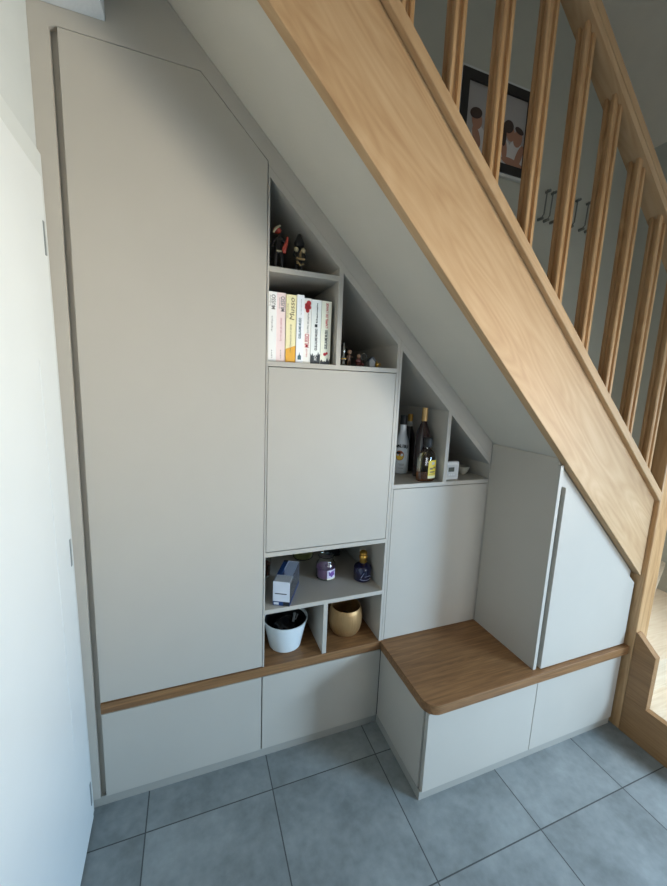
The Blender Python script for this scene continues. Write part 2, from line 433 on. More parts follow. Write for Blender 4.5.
for k in range(10):
    xn = 2.318 - .1927*k; zt = .925 + .185*k
    obj('tread', B_(xn-.180, xn, -.3455, .515, zt-.024, zt, bev=.002), ASH_X, st)
    obj('riser', B_(xn-.026, xn-.014, -.3455, .515, zt-(.158 if k else .18), zt-.024), ASH_X, st)

# ------------------------------------------------------------------ things on the wall by the stairs
BLACKF = mat('black_frame', (30, 27, 28), .5)
SILV = mat('pale_silver_rim', (206, 208, 206), .4, .0)
MOUNT = mat('grey_backdrop_print', (168, 164, 162), .5)
SKIN = mat('printed_skin_tone', (168, 122, 100), .5)
HAIR = mat('printed_dark_hair', (62, 44, 38), .5)
SHIRT = mat('printed_white_shirt', (204, 200, 198), .5)
pf = thing('picture_frame', 'black framed photograph of people hugging on the wall behind the balusters', 'picture', (1.91, .515, 2.79))
PX0, PX1, PZ0, PZ1 = 1.663, 2.163, 2.792, 3.226
bm = NB()
for (a, b, c, d) in ((PX0, PX1, PZ1-.045, PZ1), (PX0, PX1, PZ0, PZ0+.045), (PX0, PX0+.045, PZ0+.045, PZ1-.045), (PX1-.045, PX1, PZ0+.045, PZ1-.045)):
    box(bm, a, b, .494, .516, c, d)
obj('frame', bm, BLACKF, pf)
bm = NB()
for (a, b, c, d) in ((PX0-.014, PX1+.014, PZ1+.0005, PZ1+.015), (PX0-.014, PX1+.014, PZ0-.015, PZ0-.0005), (PX0-.015, PX0-.0005, PZ0, PZ1), (PX1+.0005, PX1+.015, PZ0, PZ1)):
    box(bm, a, b, .500, .5195, c, d)
obj('outer_rim', bm, SILV, pf)
pr_ = obj('photograph', B_(PX0+.045, PX1-.045, .506, .509, PZ0+.045, PZ1-.045), MOUNT, pf)
def disc(bm, x, z, rx, rz, y=.5055, t=.0006, n=28, rot=0):
    pts = []
    for k in range(n):
        a = 2*PI*k/n; X = rx*math.cos(a); Z = rz*math.sin(a)
        pts.append((x+X*math.cos(rot)-Z*math.sin(rot), z+X*math.sin(rot)+Z*math.cos(rot)))
    prism(bm, pts, y, y+t, 'xz')
PRN = [('printed_shirt', SHIRT, .5052, [(1.800, 2.905, .055, .085, .1), (2.062, 2.890, .060, .085, 0), (1.985, 2.885, .042, .080, 0)]),
       ('printed_face', SKIN, .5045, [(1.782, 3.008, .034, .042, .1), (2.016, 3.000, .030, .040, .2), (2.070, 2.985, .032, .044, -.2)]),
       ('printed_arm', SKIN, .5040, [(1.785, 2.930, .024, .055, .4), (2.088, 2.895, .022, .066, -.35), (2.045, 2.856, .080, .021, -.15), (1.980, 2.915, .020, .055, .15)]),
       ('printed_hair', HAIR, .5034, [(1.772, 3.040, .040, .027, .2), (1.998, 3.030, .036, .032, .4), (1.968, 2.985, .020, .058, .1), (2.076, 3.026, .033, .016, -.3)])]
for nm, mt, yy, ds in PRN:
    for q, (x, z, rx, rz, ro) in enumerate(ds):
        bm = NB(); disc(bm, x, z, rx, rz, yy-.00012*q, .0001, rot=ro); obj(nm, bm, mt, pr_)

HOOK = mat('dull_steel_hook', (112, 114, 108), .5, 0)
hk = [(2.305, 'beside the frame', 'leftmost'), (2.352, '', 'second from left'), (2.405, '', 'third from left'), (2.560, '', 'third from right'), (2.655, '', 'second from right'), (2.708, '', 'rightmost')]
for i, (x, _, pos) in enumerate(hk):
    z = 2.60; t = thing('wall_hook', pos.capitalize()+' slim metal bar hook in the row on the wall behind the balusters', 'hook', (x, .515, z), group='slim wall hooks behind the balusters')
    bm = NB(); tube(bm, [(x, .50, z+.012), (x+.004, .485, z+.03), (x+.010, .485, z+.150), (x+.016, .488, z+.166), (x+.038, .497, z+.170)], .0042, 10)
    obj('bar', bm, HOOK, t, True)
    for px_, pz_, rr_ in ((x+.038, z+.170, .008), (x, z+.010, .009)):
        bm = NB(); tube(bm, [(px_, .488, pz_), (px_, .5198, pz_)], rr_, 14)
        obj('wall_plate', bm, HOOK, t, True)

# ------------------------------------------------------------------ books
PAPER = mat('book_page_edges', (222, 214, 196), .8)
def ink(n, c): return mat(n, c, .5, var=0)
I_GREY, I_RED, I_TEAL, I_BLK, I_TAN = ink('grey_ink', (112, 108, 108)), ink('red_ink', (196, 44, 48)), ink('teal_ink', (60, 96, 108)), ink('black_ink', (34, 34, 36)), ink('brown_ink', (110, 92, 62))
I_WHT = ink('white_ink', (232, 232, 228)); I_ORG = ink('orange_cover_band', (238, 176, 62)); I_DKP = ink('dark_city_print', (58, 60, 64)); I_ROSE = ink('rose_ink', (190, 84, 96))
UPD, RGT = (0, 0, 1), (-1, 0, 0)   # spines read from bottom to top
bks = [ # x0, x1, height, y, cover colour, label
 (.5805, .6125, .2430, .026, (252, 250, 246), 'white paperback with grey spine lettering, first on the left of the book row'),
 (.6135, .6470, .2435, .030, (250, 226, 222), 'pale pink paperback with rose and grey spine lettering'),
 (.6482, .6860, .2400, .027, (252, 240, 190), 'yellow paperback with an orange band at the foot of its spine'),
 (.6870, .7140, .2430, .024, (250, 250, 252), 'white paperback with blue-grey title between the yellow book and the red-flower one'),
 (.7150, .7440, .2355, .031, (248, 244, 236), 'off-white paperback with red flower and red letters on its spine'),
 (.7452, .7830, .2335, .030, (250, 250, 244), 'white paperback with black spine lettering and a dark skyline at its foot'),
 (.7842, .8230, .2330, .029, (246, 244, 222), 'cream paperback with red and black lettering, last on the right of the row')]
Z0 = 1.6545
for i, (a, b, h, y, c, lab) in enumerate(bks):
    t = thing('paperback_book', lab, 'book', ((a+b)/2, y+.07, Z0), group='paperbacks on the shelf')
    cm = mat('book_cover', c, .4, var=.02)
    bm = NB(); box(bm, a, b, y, y+.0015, Z0, Z0+h); box(bm, a, a+.0010, y+.0012, y+.152, Z0, Z0+h); box(bm, b-.0010, b, y+.0012, y+.152, Z0, Z0+h)
    obj('cover', bm, cm, t)
    obj('pages', B_(a+.0012, b-.0012, y+.0018, y+.149, Z0+.001, Z0+h-.003), PAPER, t)
    W = b-a; m = (a+b)/2; yy = y-.0004
    def tx(s, z, L, hgt, mt, dx=0, **k):
        # spine text from height z upward, letter height hgt, run length L, centred on the spine
        text('spine_lettering', s, hgt/.70, mt, t, (m+dx+hgt/2, yy, Z0+z), UPD, RGT, width=L, **k)
    if i == 0:
        tx('MUSSO', .182, .050, .014, I_GREY, .004, bold=.0002); tx('Guillaume', .192, .038, .004, I_GREY, -.008); tx('Angelique', .105, .055, .005, I_GREY, -.001, shear=.3); tx('LEVY', .012, .03, .004, I_GREY, 0)
    if i == 1:
        tx('MUSSO', .178, .052, .014, I_GREY, .005, bold=.0003); tx('Guillaume', .188, .038, .004, I_GREY, -.007); tx('La vie est un roman', .075, .080, .006, I_ROSE, -.001); tx('LEVY', .012, .032, .004, I_GREY, 0)
    if i == 2:
        obj('orange_band', PR([(a, Z0), (b, Z0), (b, Z0+.062), (a, Z0+.048)], y-.0003, y+.0001), I_ORG, t)
        tx('Musso', .150, .078, .018, I_TAN, .002, shear=.15); tx('GUILLAUME', .158, .05, .003, I_TAN, -.013); tx("L'INCONNUE DE LA SEINE", .036, .100, .0055, I_TAN, -.001, bold=0)
    if i == 3:
        tx('GUILLAUME MUSSO', .088, .074, .009, I_TEAL, -.001, bold=.0004); tx('La vie secrete', .172, .055, .003, I_GREY, .002)
        bm = NB(); prism(bm, [(m-.007, Z0+.012), (m+.007, Z0+.012), (m+.006, Z0+.026), (m+.001, Z0+.030), (m, Z0+.040), (m-.003, Z0+.029), (m-.007, Z0+.024)], yy, y+.0001); obj('spine_mark', bm, I_TEAL, t)
    if i == 4:
        bm = NB()
        for (dx, z, r_) in ((.004, .218, .009), (-.003, .203, .008), (.007, .204, .0065), (.000, .192, .007), (-.006, .212, .005)): disc(bm, m+dx, Z0+z, r_, r_*1.1, yy, .0004)
        obj('spine_flower', bm, I_RED, t)
        tx('La fille de papier', .112, .072, .006, I_BLK, .002); tx('MUSSO', .058, .050, .016, I_RED, 0, bold=.0004); tx('GUILLAUME', .024, .030, .006, I_RED, 0)
    if i == 5:
        pts = [(a, Z0), (b, Z0)]; hs = [.040, .034, .046, .030, .036, .026, .034, .028, .040, .030, .038]
        for k, hh in enumerate(hs):
            x = b - (b-a)*k/(len(hs)-1); pts += [(x, Z0+hh)]
        bm = NB(); prism(bm, pts, y-.0003, y+.0001); obj('skyline_print', bm, I_DKP, t)
        tx('XO', .012, .016, .010, I_WHT, 0, bold=.0003)
        tx('GUILLAUME MUSSO', .050, .080, .009, I_BLK, .001, bold=.0004); tx('Demain', .150, .070, .006, I_BLK, .002, bold=.0002)
        obj('spine_mark', B_(m-.005, m+.005, yy, y+.0001, Z0+.135, Z0+.146), I_BLK, t)
    if i == 6:
        pts = [(a, Z0), (b, Z0)]; hs = [.022, .012, .026, .010, .014, .010, .018, .012]
        for k, hh in enumerate(hs): pts += [(b-(b-a)*k/(len(hs)-1), Z0+hh)]
        bm = NB(); prism(bm, pts, y-.0003, y+.0001); obj('skyline_print', bm, I_DKP, t)
        tx("L'APPEL DE L'ANGE", .135, .090, .009, I_RED, .002, bold=.0003); tx('GUILLAUME MUSSO', .058, .070, .010, I_BLK, .001, bold=.0005)
        bm = NB(); disc(bm, m-.002, Z0+.038, .006, .006, yy, .0004); disc(bm, m+.006, Z0+.042, .004, .005, yy, .0004); obj('spine_mark', bm, I_RED, t)

# ------------------------------------------------------------------ figurines in the top cubbyhole
def skin_obj(name, verts, edges, radii, m, parent, sub=2, root=0):
    off = wloc(parent)
    bm = NB(); lay = bm.verts.layers.skin.verify()
    vs = [bm.verts.new(Vector(v)-off) for v in verts]
    for e in edges: bm.edges.new((vs[e[0]], vs[e[1]]))
    for i, r_ in enumerate(radii):
        vs[i][lay].radius = (r_, r_); vs[i][lay].use_root = (i == root)
    me = bpy.data.meshes.new(name); bm.to_mesh(me); bm.free()
    o = bpy.data.objects.new(name, me); COL.objects.link(o); o.parent = parent
    md = o.modifiers.new('skin', 'SKIN'); md.use_smooth_shade = True
    ss = o.modifiers.new('sub', 'SUBSURF'); ss.levels = sub; ss.render_levels = sub
    me.materials.append(m)
    return o

def figurine(x, y, z, h, body_m, parent, arm=(.9, .1), name='body'):
    """a small standing statuette: hips, chest, head, two legs and two arms, grown as one skin"""
    k = h
    V = [(0, 0, .47), (0, 0, .60), (0, 0, .74), (0, 0, .80), (0, 0, .90),
         (-.07, 0, .45), (-.08, -.01, .25), (-.09, .0, .03), (-.10, -.06, .015),
         (.07, 0, .45), (.08, -.01, .25), (.09, .0, .03), (.10, -.06, .015),
         (-.13, 0, .72), (-.19, -.02, .58), (-.15, -.10, .50),
         (.13, 0, .72), (.20, -.03, .62), (.22, -.10, .70 if arm[0] > .5 else .5)]
    E = [(0, 1), (1, 2), (2, 3), (3, 4), (0, 5), (5, 6), (6, 7), (7, 8), (0, 9), (9, 10), (10, 11), (11, 12), (2, 13), (13, 14), (14, 15), (2, 16), (16, 17), (17, 18)]
    R = [.085, .075, .085, .035, .065, .06, .045, .035, .03, .06, .045, .035, .03, .045, .035, .028, .045, .035, .028]
    return skin_obj(name, [(x+v[0]*k, y+v[1]*k, z+v[2]*k) for v in V], E, [r_*k for r_ in R], body_m, parent)
DARKF = mat('dark_bronze_figure', (34, 28, 26), .4, .2)
REDF = mat('red_painted_resin', (170, 60, 42), .45); CREAM = mat('cream_painted_resin', (206, 186, 146), .5)
TANF = mat('aged_tan_metal', (150, 126, 88), .35, .5)
ZF = 1.9752
t = thing('figurine', 'dark statuette with a red and cream cap holding a red object, on a cream base', 'figurine', (.622, .050, ZF), group='figurines in the top cubbyhole')
figurine(.622, .050, ZF+.006, .135, DARKF, t)
obj('base', LA((.622, .048, ZF), [(0, 0), (.026, 0), (.027, .003), (.024, .007), (0, .007)], 28), CREAM, t, True)
bm = NB(); ball(bm, (.614, .048, ZF+.134), .013, 1.15, 1, .8); obj('cap', bm, REDF, t, True)
bm = NB(); tube(bm, [(.600, .040, ZF+.124), (.605, .036, ZF+.133), (.613, .035, ZF+.141), (.622, .038, ZF+.147)], .0038, 10); obj('cap_trim', bm, CREAM, t, True)
bm = NB(); tube(bm, [(.636, .022, ZF+.054), (.635, .022, ZF+.066), (.639, .022, ZF+.080), (.644, .022, ZF+.094), (.646, .022, ZF+.108)], .006, 12, taper=[.005, .008, .007, .0045, .0035]); obj('held_object', bm, REDF, t, True)
bm = NB(); tube(bm, [(.610, .032, ZF+.062), (.628, .032, ZF+.062)], .003, 10); obj('belt', bm, CREAM, t, True)
t = thing('figurine', 'dark statuette with a tall pointed hood and tan belt, standing behind the shelf edge', 'figurine', (.699, .060, ZF), group='figurines in the top cubbyhole')
figurine(.699, .060, ZF+.001, .112, DARKF, t, arm=(0, 0))
bm = NB(); lathe(bm, (.699, .060, ZF+.095), [(0, 0), (.017, 0), (.019, .012), (.013, .028), (.006, .042), (0, .046)], 20); obj('hood', bm, DARKF, t, True)
for q in ((.686, .051, ZF+.083), (.713, .053, ZF+.083)):
    bm = NB(); ball(bm, q, .0085); obj('shoulder_pad', bm, CREAM, t, True)
bm = NB(); tube(bm, [(.685, .043, ZF+.052), (.698, .039, ZF+.048), (.716, .041, ZF+.050)], .0045, 10); tube(bm, [(.700, .039, ZF+.075), (.698, .037, ZF+.052)], .004, 10); obj('belt', bm, TANF, t, True)
bm = NB(); tube(bm, [(.688, .041, ZF+.040), (.699, .037, ZF+.026), (.712, .041, ZF+.034)], .0042, 10); obj('skirt_plate', bm, TANF, t, True)

# ------------------------------------------------------------------ trinkets beside the books
ZT = 1.6545
SILVM = mat('polished_silver', (170, 172, 170), .22, 1)
GOLD = mat('yellow_gold_metal', (206, 160, 78), .28, 1)
t = thing('candlestick', 'small slender silver candlestick at the left end of the trinket shelf', 'candlestick', (.886, .042, ZT), group=None)
obj('stem', LA((.886, .042, ZT), [(0, 0), (.012, 0), (.0125, .003), (.006, .008), (.005, .018), (.0095, .024), (.0095, .030), (.0045, .036), (.004, .055), (.006, .060), (.0035, .066), (.003, .088), (0, .092)], 24), SILVM, t, True)
obj('band', LA((.886, .042, ZT+.0245), [(.0090, 0), (.0112, .001), (.0112, .004), (.0090, .005)], 24), GOLD, t, True)
BRN = mat('tan_brown_resin', (116, 84, 60), .5); DKR = mat('dark_red_resin', (96, 40, 32), .45); PALE = mat('skin_coloured_resin', (164, 124, 96), .5)
t = thing('figurine', 'tiny brown standing figure beside the silver candlestick', 'figurine', (.925, .08, ZT))
figurine(.925, .08, ZT, .058, BRN, t)
bm = NB(); ball(bm, (.925, .078, ZT+.058), .0095); obj('head', bm, PALE, t, True)
t = thing('figurine', 'tiny seated figure in dark red, in the middle of the trinket shelf', 'figurine', (.962, .07, ZT))
skin_obj('body', [(.962, .075, ZT+.012), (.962, .073, ZT+.026), (.962, .072, ZT+.036), (.952, .055, ZT+.012), (.950, .045, ZT+.006), (.972, .055, ZT+.012), (.976, .045, ZT+.006), (.950, .068, ZT+.022), (.975, .068, ZT+.022)],
         [(0, 1), (1, 2), (0, 3), (3, 4), (0, 5), (5, 6), (1, 7), (1, 8)], [.012, .010, .005, .006, .005, .006, .005, .004, .004], DKR, t)
bm = NB(); ball(bm, (.963, .070, ZT+.043), .0085); obj('head', bm, PALE, t, True)
t = thing('ring_ornament', 'small dark stand with an open silver ring, left of the tiny grey house', 'ornament', (.998, .095, ZT))
bm = NB(); c = Vector((.998, .095, ZT+.044)); tube(bm, [c+Vector((.012*math.cos(a), 0, .014*math.sin(a))) for a in [PI*2*k/24-1.2 for k in range(24)]], .0016, 8)
obj('ring', bm, SILVM, t, True)
bm = NB(); tube(bm, [(.998, .095, ZT+.004), (.998, .095, ZT+.030)], .003, 10); lathe(bm, (.998, .095, ZT), [(0, 0), (.009, 0), (.009, .004), (0, .005)], 20); obj('stand', bm, DARKF, t, True)
t = thing('house_ornament', 'tiny grey metal house with a sloping roof between the ring and gold ornaments', 'ornament', (1.015, .05, ZT))
obj('walls', PR([(1.000, ZT), (1.0235, ZT), (1.0235, ZT+.024), (1.012, ZT+.036), (1.000, ZT+.024)], .040, .062, bev=.0006), mat('grey_pewter', (140, 138, 134), .5, 0), t)
bm = NB(); prism(bm, [(.997, ZT+.0235), (1.012, ZT+.0375), (1.0265, ZT+.0235), (1.0265, ZT+.027), (1.012, ZT+.041), (.997, ZT+.027)], .037, .065); obj('roof', bm, mat('dark_pewter', (92, 96, 104), .4, .6), t)
t = thing('gold_ornament', 'tiny gold pot with a pointed lid and curled handle, rightmost trinket', 'ornament', (1.039, .05, ZT))
obj('bowl', LA((1.037, .05, ZT), [(0, 0), (.006, 0), (.005, .003), (.009, .009), (.0095, .014), (.006, .019), (.003, .021), (.002, .026), (0, .030)], 24), GOLD, t, True)
bm = NB(); tube(bm, [(1.045, .05, ZT+.016), (1.051, .05, ZT+.019), (1.055, .05, ZT+.014), (1.052, .05, ZT+.008), (1.045, .05, ZT+.006)], .0016, 8); obj('handle', bm, GOLD, t, True)

# ------------------------------------------------------------------ bottles
ZB = 1.1647
GLS = mat('clear_glass', (240, 244, 240), .04, 0, trans=1, var=0)
WB = mat('white_coated_glass', (214, 216, 218), .22, var=.005)
BLKC = mat('black_cap_plastic', (16, 16, 18), .55)
WINE = mat('dark_red_brown_bottle', (38, 16, 14), .12, var=.02, coat=.5)
DKG = mat('dark_brown_bottle', (30, 20, 18), .15, var=.02, coat=.5)
CORK = mat('gold_foil_neck', (190, 152, 96), .4, .3); LBLW = mat('pale_neck_label', (180, 176, 166), .6)
AMB = mat('amber_spirit', (150, 78, 22), .1, 0, trans=.6, var=.02)
YEL = mat('yellow_paper_label', (214, 186, 52), .5)
def cyl_patch(bm, c, R, z0, z1, a0, a1, n=14, t=.0004):
    """a label wrapped on a round body; angles in degrees, -90 faces the room"""
    g = []
    for rr in (R, R+t):
        g.append([[bm.verts.new((c[0]+rr*math.cos(math.radians(a0+(a1-a0)*k/n)), c[1]+rr*math.sin(math.radians(a0+(a1-a0)*k/n)), c[2]+z)) for k in range(n+1)] for z in (z0, z1)])
    for A in g:
        for k in range(n): bm.faces.new((A[0][k], A[0][k+1], A[1][k+1], A[1][k]))
    for zi in (0, 1):
        for k in range(n): bm.faces.new((g[0][zi][k], g[0][zi][k+1], g[1][zi][k+1], g[1][zi][k]))
    for k in (0, n): bm.faces.new((g[0][0][k], g[0][1][k], g[1][1][k], g[1][0][k]))
def cyl_point(c, R, a, z):
    a = math.radians(a); return Vector((c[0]+R*math.cos(a), c[1]+R*math.sin(a), c[2]+z))
def cyl_wrap(o, parent_c, R, off):
    pass
def cyl_disc(bm, c, R, a, z, ra, rz, half=None, n=26, dR=.0006):
    """round mark wrapped on a cylinder; ra is its radius along the girth in metres"""
    ctr = bm.verts.new(cyl_point(c, R+dR, a, z)); ring = []
    for k in range(n):
        q = 2*PI*k/n; dz = rz*math.sin(q)
        if half == 'low': dz = min(dz, 0)
        if half == 'high': dz = max(dz, 0)
        ring.append(bm.verts.new(cyl_point(c, R+dR, a+math.degrees(ra*math.cos(q)/R), z+dz)))
    for k in range(n): bm.faces.new((ctr, ring[k], ring[(k+1) % n]))
c = (1.272, .196, ZB)
t = thing('liqueur_bottle', 'white liqueur bottle with a black cap and an orange and yellow sun mark', 'bottle', c, group='bottles in the lower open cubbyhole')
obj('glass', LA(c, [(0, .004), (.022, 0), (.034, .003), (.036, .010), (.0365, .10), (.036, .130), (.033, .152), (.0255, .176), (.0185, .196), (.0160, .212), (.0150, .238), (0, .238)], 48), WB, t, True)
obj('cap', LA(c, [(0, .239), (.0155, .239), (.016, .241), (.016, .279), (.0145, .282), (0, .282)], 32), BLKC, t, True)
bm = NB(); cyl_disc(bm, c, .0366, -134, .092, .021, .024); obj('sun_mark', bm, mat('orange_brown_sun', (176, 92, 48), .5), t)
bm = NB(); cyl_disc(bm, c, .0366, -134, .092, .019, .021, 'low', dR=.0009); obj('sun_mark', bm, mat('yellow_sun', (232, 188, 60), .5), t)
bm = NB(); cyl_disc(bm, c, .0366, -146, .104, .010, .006, dR=.0012); cyl_disc(bm, c, .0366, -136, .107, .007, .003, dR=.0012); obj('palm_mark', bm, BLKC, t)
for k, ch in enumerate('MALIBU'):
    a = -158 + 15*k; zz = .126 + .006*math.cos((k-2.5)/3.2*PI/2)
    p = cyl_point(c, .0372, a, zz); aa = math.radians(a)
    text('label_lettering', ch, .021, I_BLK, t, p, (-math.sin(aa), math.cos(aa), 0), (0, 0, 1), align='CENTER', bold=.0006)
for z, a0, a1 in ((.050, -140, -95), (.045, -136, -99), (.030, -138, -100)):
    bm = NB(); cyl_patch(bm, c, .0366, z, z+.0016, a0, a1); obj('small_print', bm, I_GREY, t)
c = (1.333, .236, ZB)
t = thing('dark_bottle', 'dark bottle with a gold cap and pale neck band, behind the other bottles', 'bottle', c, group='bottles in the lower open cubbyhole')
obj('glass', LA(c, [(0, .003), (.022, 0), (.028, .004), (.0295, .012), (.0295, .165), (.026, .190), (.017, .215), (.0135, .230), (.0130, .250), (0, .250)], 40), DKG, t, True)
obj('cap', LA(c, [(0, .2505), (.0125, .2505), (.0125, .278), (.0100, .286), (0, .286)], 28), mat('gold_cap', (176, 132, 58), .35, .6), t, True)
obj('neck_label', LA(c, [(.0132, .226), (.0150, .226), (.0150, .2495), (.0132, .2495)], 28), LBLW, t, True)
c = (1.331, .112, ZB)
t = thing('wine_bottle', 'tall dark red-brown bottle with a pale gold foil neck, tallest in the cubbyhole', 'bottle', c, group='bottles in the lower open cubbyhole')
obj('glass', LA(c, [(0, .006), (.022, 0), (.0355, .004), (.0375, .014), (.0375, .150), (.0365, .180), (.031, .212), (.0205, .238), (.0135, .258), (.0120, .275), (.0120, .322), (0, .322)], 48), WINE, t, True)
obj('foil_cap', LA(c, [(.0124, .264), (.0136, .264), (.0130, .3225), (.0126, .326), (0, .326)], 32), CORK, t, True)
obj('front_label', (lambda b: (cyl_patch(b, c, .0376, .030, .120, -150, -95), b)[1])(NB()), mat('dark_label', (64, 34, 28), .5), t)
c = (1.309, .037, ZB)
t = thing('whisky_bottle', 'small flat clear bottle with amber spirit, yellow label and black cap', 'bottle', c, group='bottles in the lower open cubbyhole')
fx, fy = 1.0, .55
obj('glass', LA(c, [(0, .003), (.040, 0), (.0455, .005), (.0470, .014), (.0470, .100), (.0440, .118), (.0330, .134), (.0190, .144), (.0165, .150), (.0165, .158)], 48, fx, fy), GLS, t, True)
obj('spirit', LA(c, [(0, .005), (.038, .004), (.0430, .010), (.0445, .020), (.0445, .044), (0, .044)], 48, fx, fy*.94), AMB, t, True)
obj('neck', LA(c, [(.0125, .1585), (.0125, .1655), (.010, .1655), (.010, .1585)], 32), GLS, t, True)
obj('cap', LA(c, [(0, .156), (.0172, .156), (.0180, .158), (.0180, .193), (.0165, .196), (0, .196)], 36), BLKC, t, True)
def ell(c, a, z, R=.0472):
    a = math.radians(a); return (c[0]+R*math.cos(a)*fx, c[1]+R*math.sin(a)*fy, c[2]+z)
def ell_patch(z0, z1, a0, a1, R, n=16):
    bm = NB(); A = [bm.verts.new(ell(c, a0+(a1-a0)*k/n, z0, R)) for k in range(n+1)]; Bq = [bm.verts.new(ell(c, a0+(a1-a0)*k/n, z1, R)) for k in range(n+1)]
    for k in range(n): bm.faces.new((A[k], A[k+1], Bq[k+1], Bq[k]))
    return bm
lb = obj('front_label', ell_patch(.016, .098, -98, -30, .0474), YEL, t)
obj('label_foot', ell_patch(.016, .028, -97, -31, .0477), mat('cream_label_foot', (206, 200, 160), .5), t)
obj('label_crest', ell_patch(.078, .090, -76, -54, .0477), LBLW, t)
for z0, z1, a0, a1 in ((.056, .064, -88, -66), (.060, .068, -64, -40), (.042, .048, -86, -44), (.034, .036, -92, -36)):
    obj('label_print', ell_patch(z0, z1, a0, a1, .0478), I_TAN, t)

# thermostat and bowl
TH = mat('white_plastic', (226, 228, 228), .35, var=.004)
t = thing('thermostat', 'white room thermostat with a small grey display leaning beside the divider', 'thermostat', (1.442, .03, ZB))
obj('housing', B_(1.402, 1.480, .022, .045, ZB, ZB+.086, bev=.006), TH, t)
obj('front_plate', B_(1.412, 1.470, .0195, .0215, ZB+.012, ZB+.072, bev=.0008), mat('grey_white_plastic', (206, 208, 208), .4), t)
obj('display', B_(1.419, 1.450, .0180, .0194, ZB+.040, ZB+.060), mat('lcd_grey', (84, 90, 84), .3), t)
for k in range(3): obj('button', B_(1.420+.013*k, 1.429+.013*k, .0175, .0194, ZB+.022, ZB+.029, bev=.0005), TH, t)
c = (1.578, .115, ZB)
t = tag(obj('small_bowl', LA(c, [(0, .002), (.014, 0), (.016, .003), (.026, .016), (.033, .034), (.034, .040), (.0325, .0405), (.030, .034), (.022, .016), (.010, .007), (0, .006)], 40), mat('grey_beige_ceramic', (168, 162, 146), .35), None, True, origin=c),
        'small grey-beige ceramic bowl behind the thermostat', 'bowl')

# ------------------------------------------------------------------ upper cubbyhole below the door
ZC = .6808
A = Vector((.617, .030)); B2 = Vector((.679, -.001)); d = Vector((.085, .165))
t = thing('product_box', 'white and blue packaging box with a clear window, turned inwards on the shelf', 'box', (.69, .1, ZC))
WH = mat('white_card', (214, 218, 226), .45); BLU = mat('blue_card', (20, 56, 110), .4); DKC = mat('black_card', (20, 22, 30), .4)
CLR = mat('clear_plastic', (235, 240, 245), .08, 0, trans=1, var=0)
def oriented(u0, u1, v0, v1, z0, z1, lean=0):
    """box in the frame of the package: u along its front (0..1), v along its length (0..1)"""
    bm = NB(); vs = []
    for z in (z0, z1):
        for (u, v) in ((u0, v0), (u1, v0), (u1, v1), (u0, v1)):
            p = A + (B2-A)*u + d*v; vs.append(bm.verts.new((p.x, p.y, ZC+z)))
    for f in ((0, 1, 2, 3), (7, 6, 5, 4), (0, 4, 5, 1), (1, 5, 6, 2), (2, 6, 7, 3), (3, 7, 4, 0)): bm.faces.new([vs[i] for i in f])
    return bm
obj('front_panel', oriented(0, 1, 0, .012, .018, .104), WH, t)
obj('front_band', oriented(0, .62, -.003, .012, 0, .0178), BLU, t)
obj('front_band', oriented(.62, 1, -.003, .012, 0, .0178), DKC, t)
obj('logo_patch', oriented(.06, .36, -.008, -.0032, .004, .014), WH, t)
obj('side_panel', oriented(0, .03, .012, 1, 0, .104), BLU, t)
obj('side_panel', oriented(.985, 1, .012, 1, 0, .012), BLU, t)
obj('bottom_panel', oriented(.03, .985, .012, .988, 0, .002), WH, t)
obj('back_panel', oriented(.03, .985, .988, 1, .002, .104), WH, t)
bm = oriented(.988, .996, .012, 1, .0125, .104); obj('window', bm, CLR, t)
obj('top_flap', oriented(.03, 1, .012, .30, .1005, .104), mat('pale_grey_card', (176, 182, 190), .5), t)
obj('top_strip', oriented(.0, .28, .30, .99, .1042, .1062), BLU, t)
obj('top_strip', oriented(.0, .28, .90, .99, .1063, .1070), DKC, t)
obj('black_insert', oriented(.25, .65, .45, .60, .0025, .060), DKC, t)
bm = oriented(.34, .96, .32, .985, .1010, .1022); obj('window', bm, CLR, t)
bm = oriented(.12, .82, -.004, 0, .050, .0535); obj('small_print', bm, I_BLK, t)
c = (.897, .180, ZC)
t = thing('jar_candle', 'lilac candle in a rounded glass jar with a white and purple label', 'candle', c)
obj('glass', LA(c, [(0, 0), (.036, 0), (.044, .006), (.046, .016), (.046, .060), (.043, .078), (.036, .088), (.0345, .092), (.0345, .108), (.0360, .110), (.0345, .111), (.0330, .109), (.0330, .092), (.0345, .086), (.0410, .076), (.0438, .060), (.0438, .016), (.041, .009), (.035, .004), (0, .004)], 48), GLS, t, True)
obj('wax', LA(c, [(0, .0045), (.034, .0045), (.040, .009), (.0430, .017), (.0430, .056), (0, .054)], 44), mat('lilac_wax', (168, 120, 176), .45), t, True)
bm = NB(); tube(bm, [(c[0], c[1], c[2]+.054), (c[0]+.001, c[1], c[2]+.064)], .001, 8); obj('wick', bm, BLKC, t)
lb = obj('label', (lambda b: (cyl_patch(b, c, .0462, .010, .056, -100, -42), b)[1])(NB()), mat('white_purple_label', (212, 200, 224), .5), t)
bm = NB()
for a, z, r_ in ((-82, .036, .007), (-70, .042, .008), (-60, .034, .007), (-72, .028, .006), (-88, .045, .004), (-55, .046, .005)): cyl_disc(bm, c, .0462, a, z, r_, r_, dR=.0008)
obj('label_flowers', bm, mat('purple_flower_print', (104, 66, 140), .5), t)
bm = NB(); cyl_patch(bm, c, .0467, .010, .0175, -100, -42); obj('label_band', bm, mat('cream_label_band', (226, 222, 200), .5), t)
c = (1.058, .116, ZC)
t = thing('fragrance_lamp', 'dark blue glass fragrance bottle with a pierced gold cap', 'perfume lamp', c)
NAVY = mat('navy_glass', (26, 26, 66), .1, 0, trans=.25, coat=.6)
obj('glass', LA(c, [(0, 0), (.034, 0), (.040, .005), (.0415, .014), (.0415, .060), (.0385, .070), (.028, .077), (.014, .081), (.012, .084), (0, .084)], 48), NAVY, t, True)
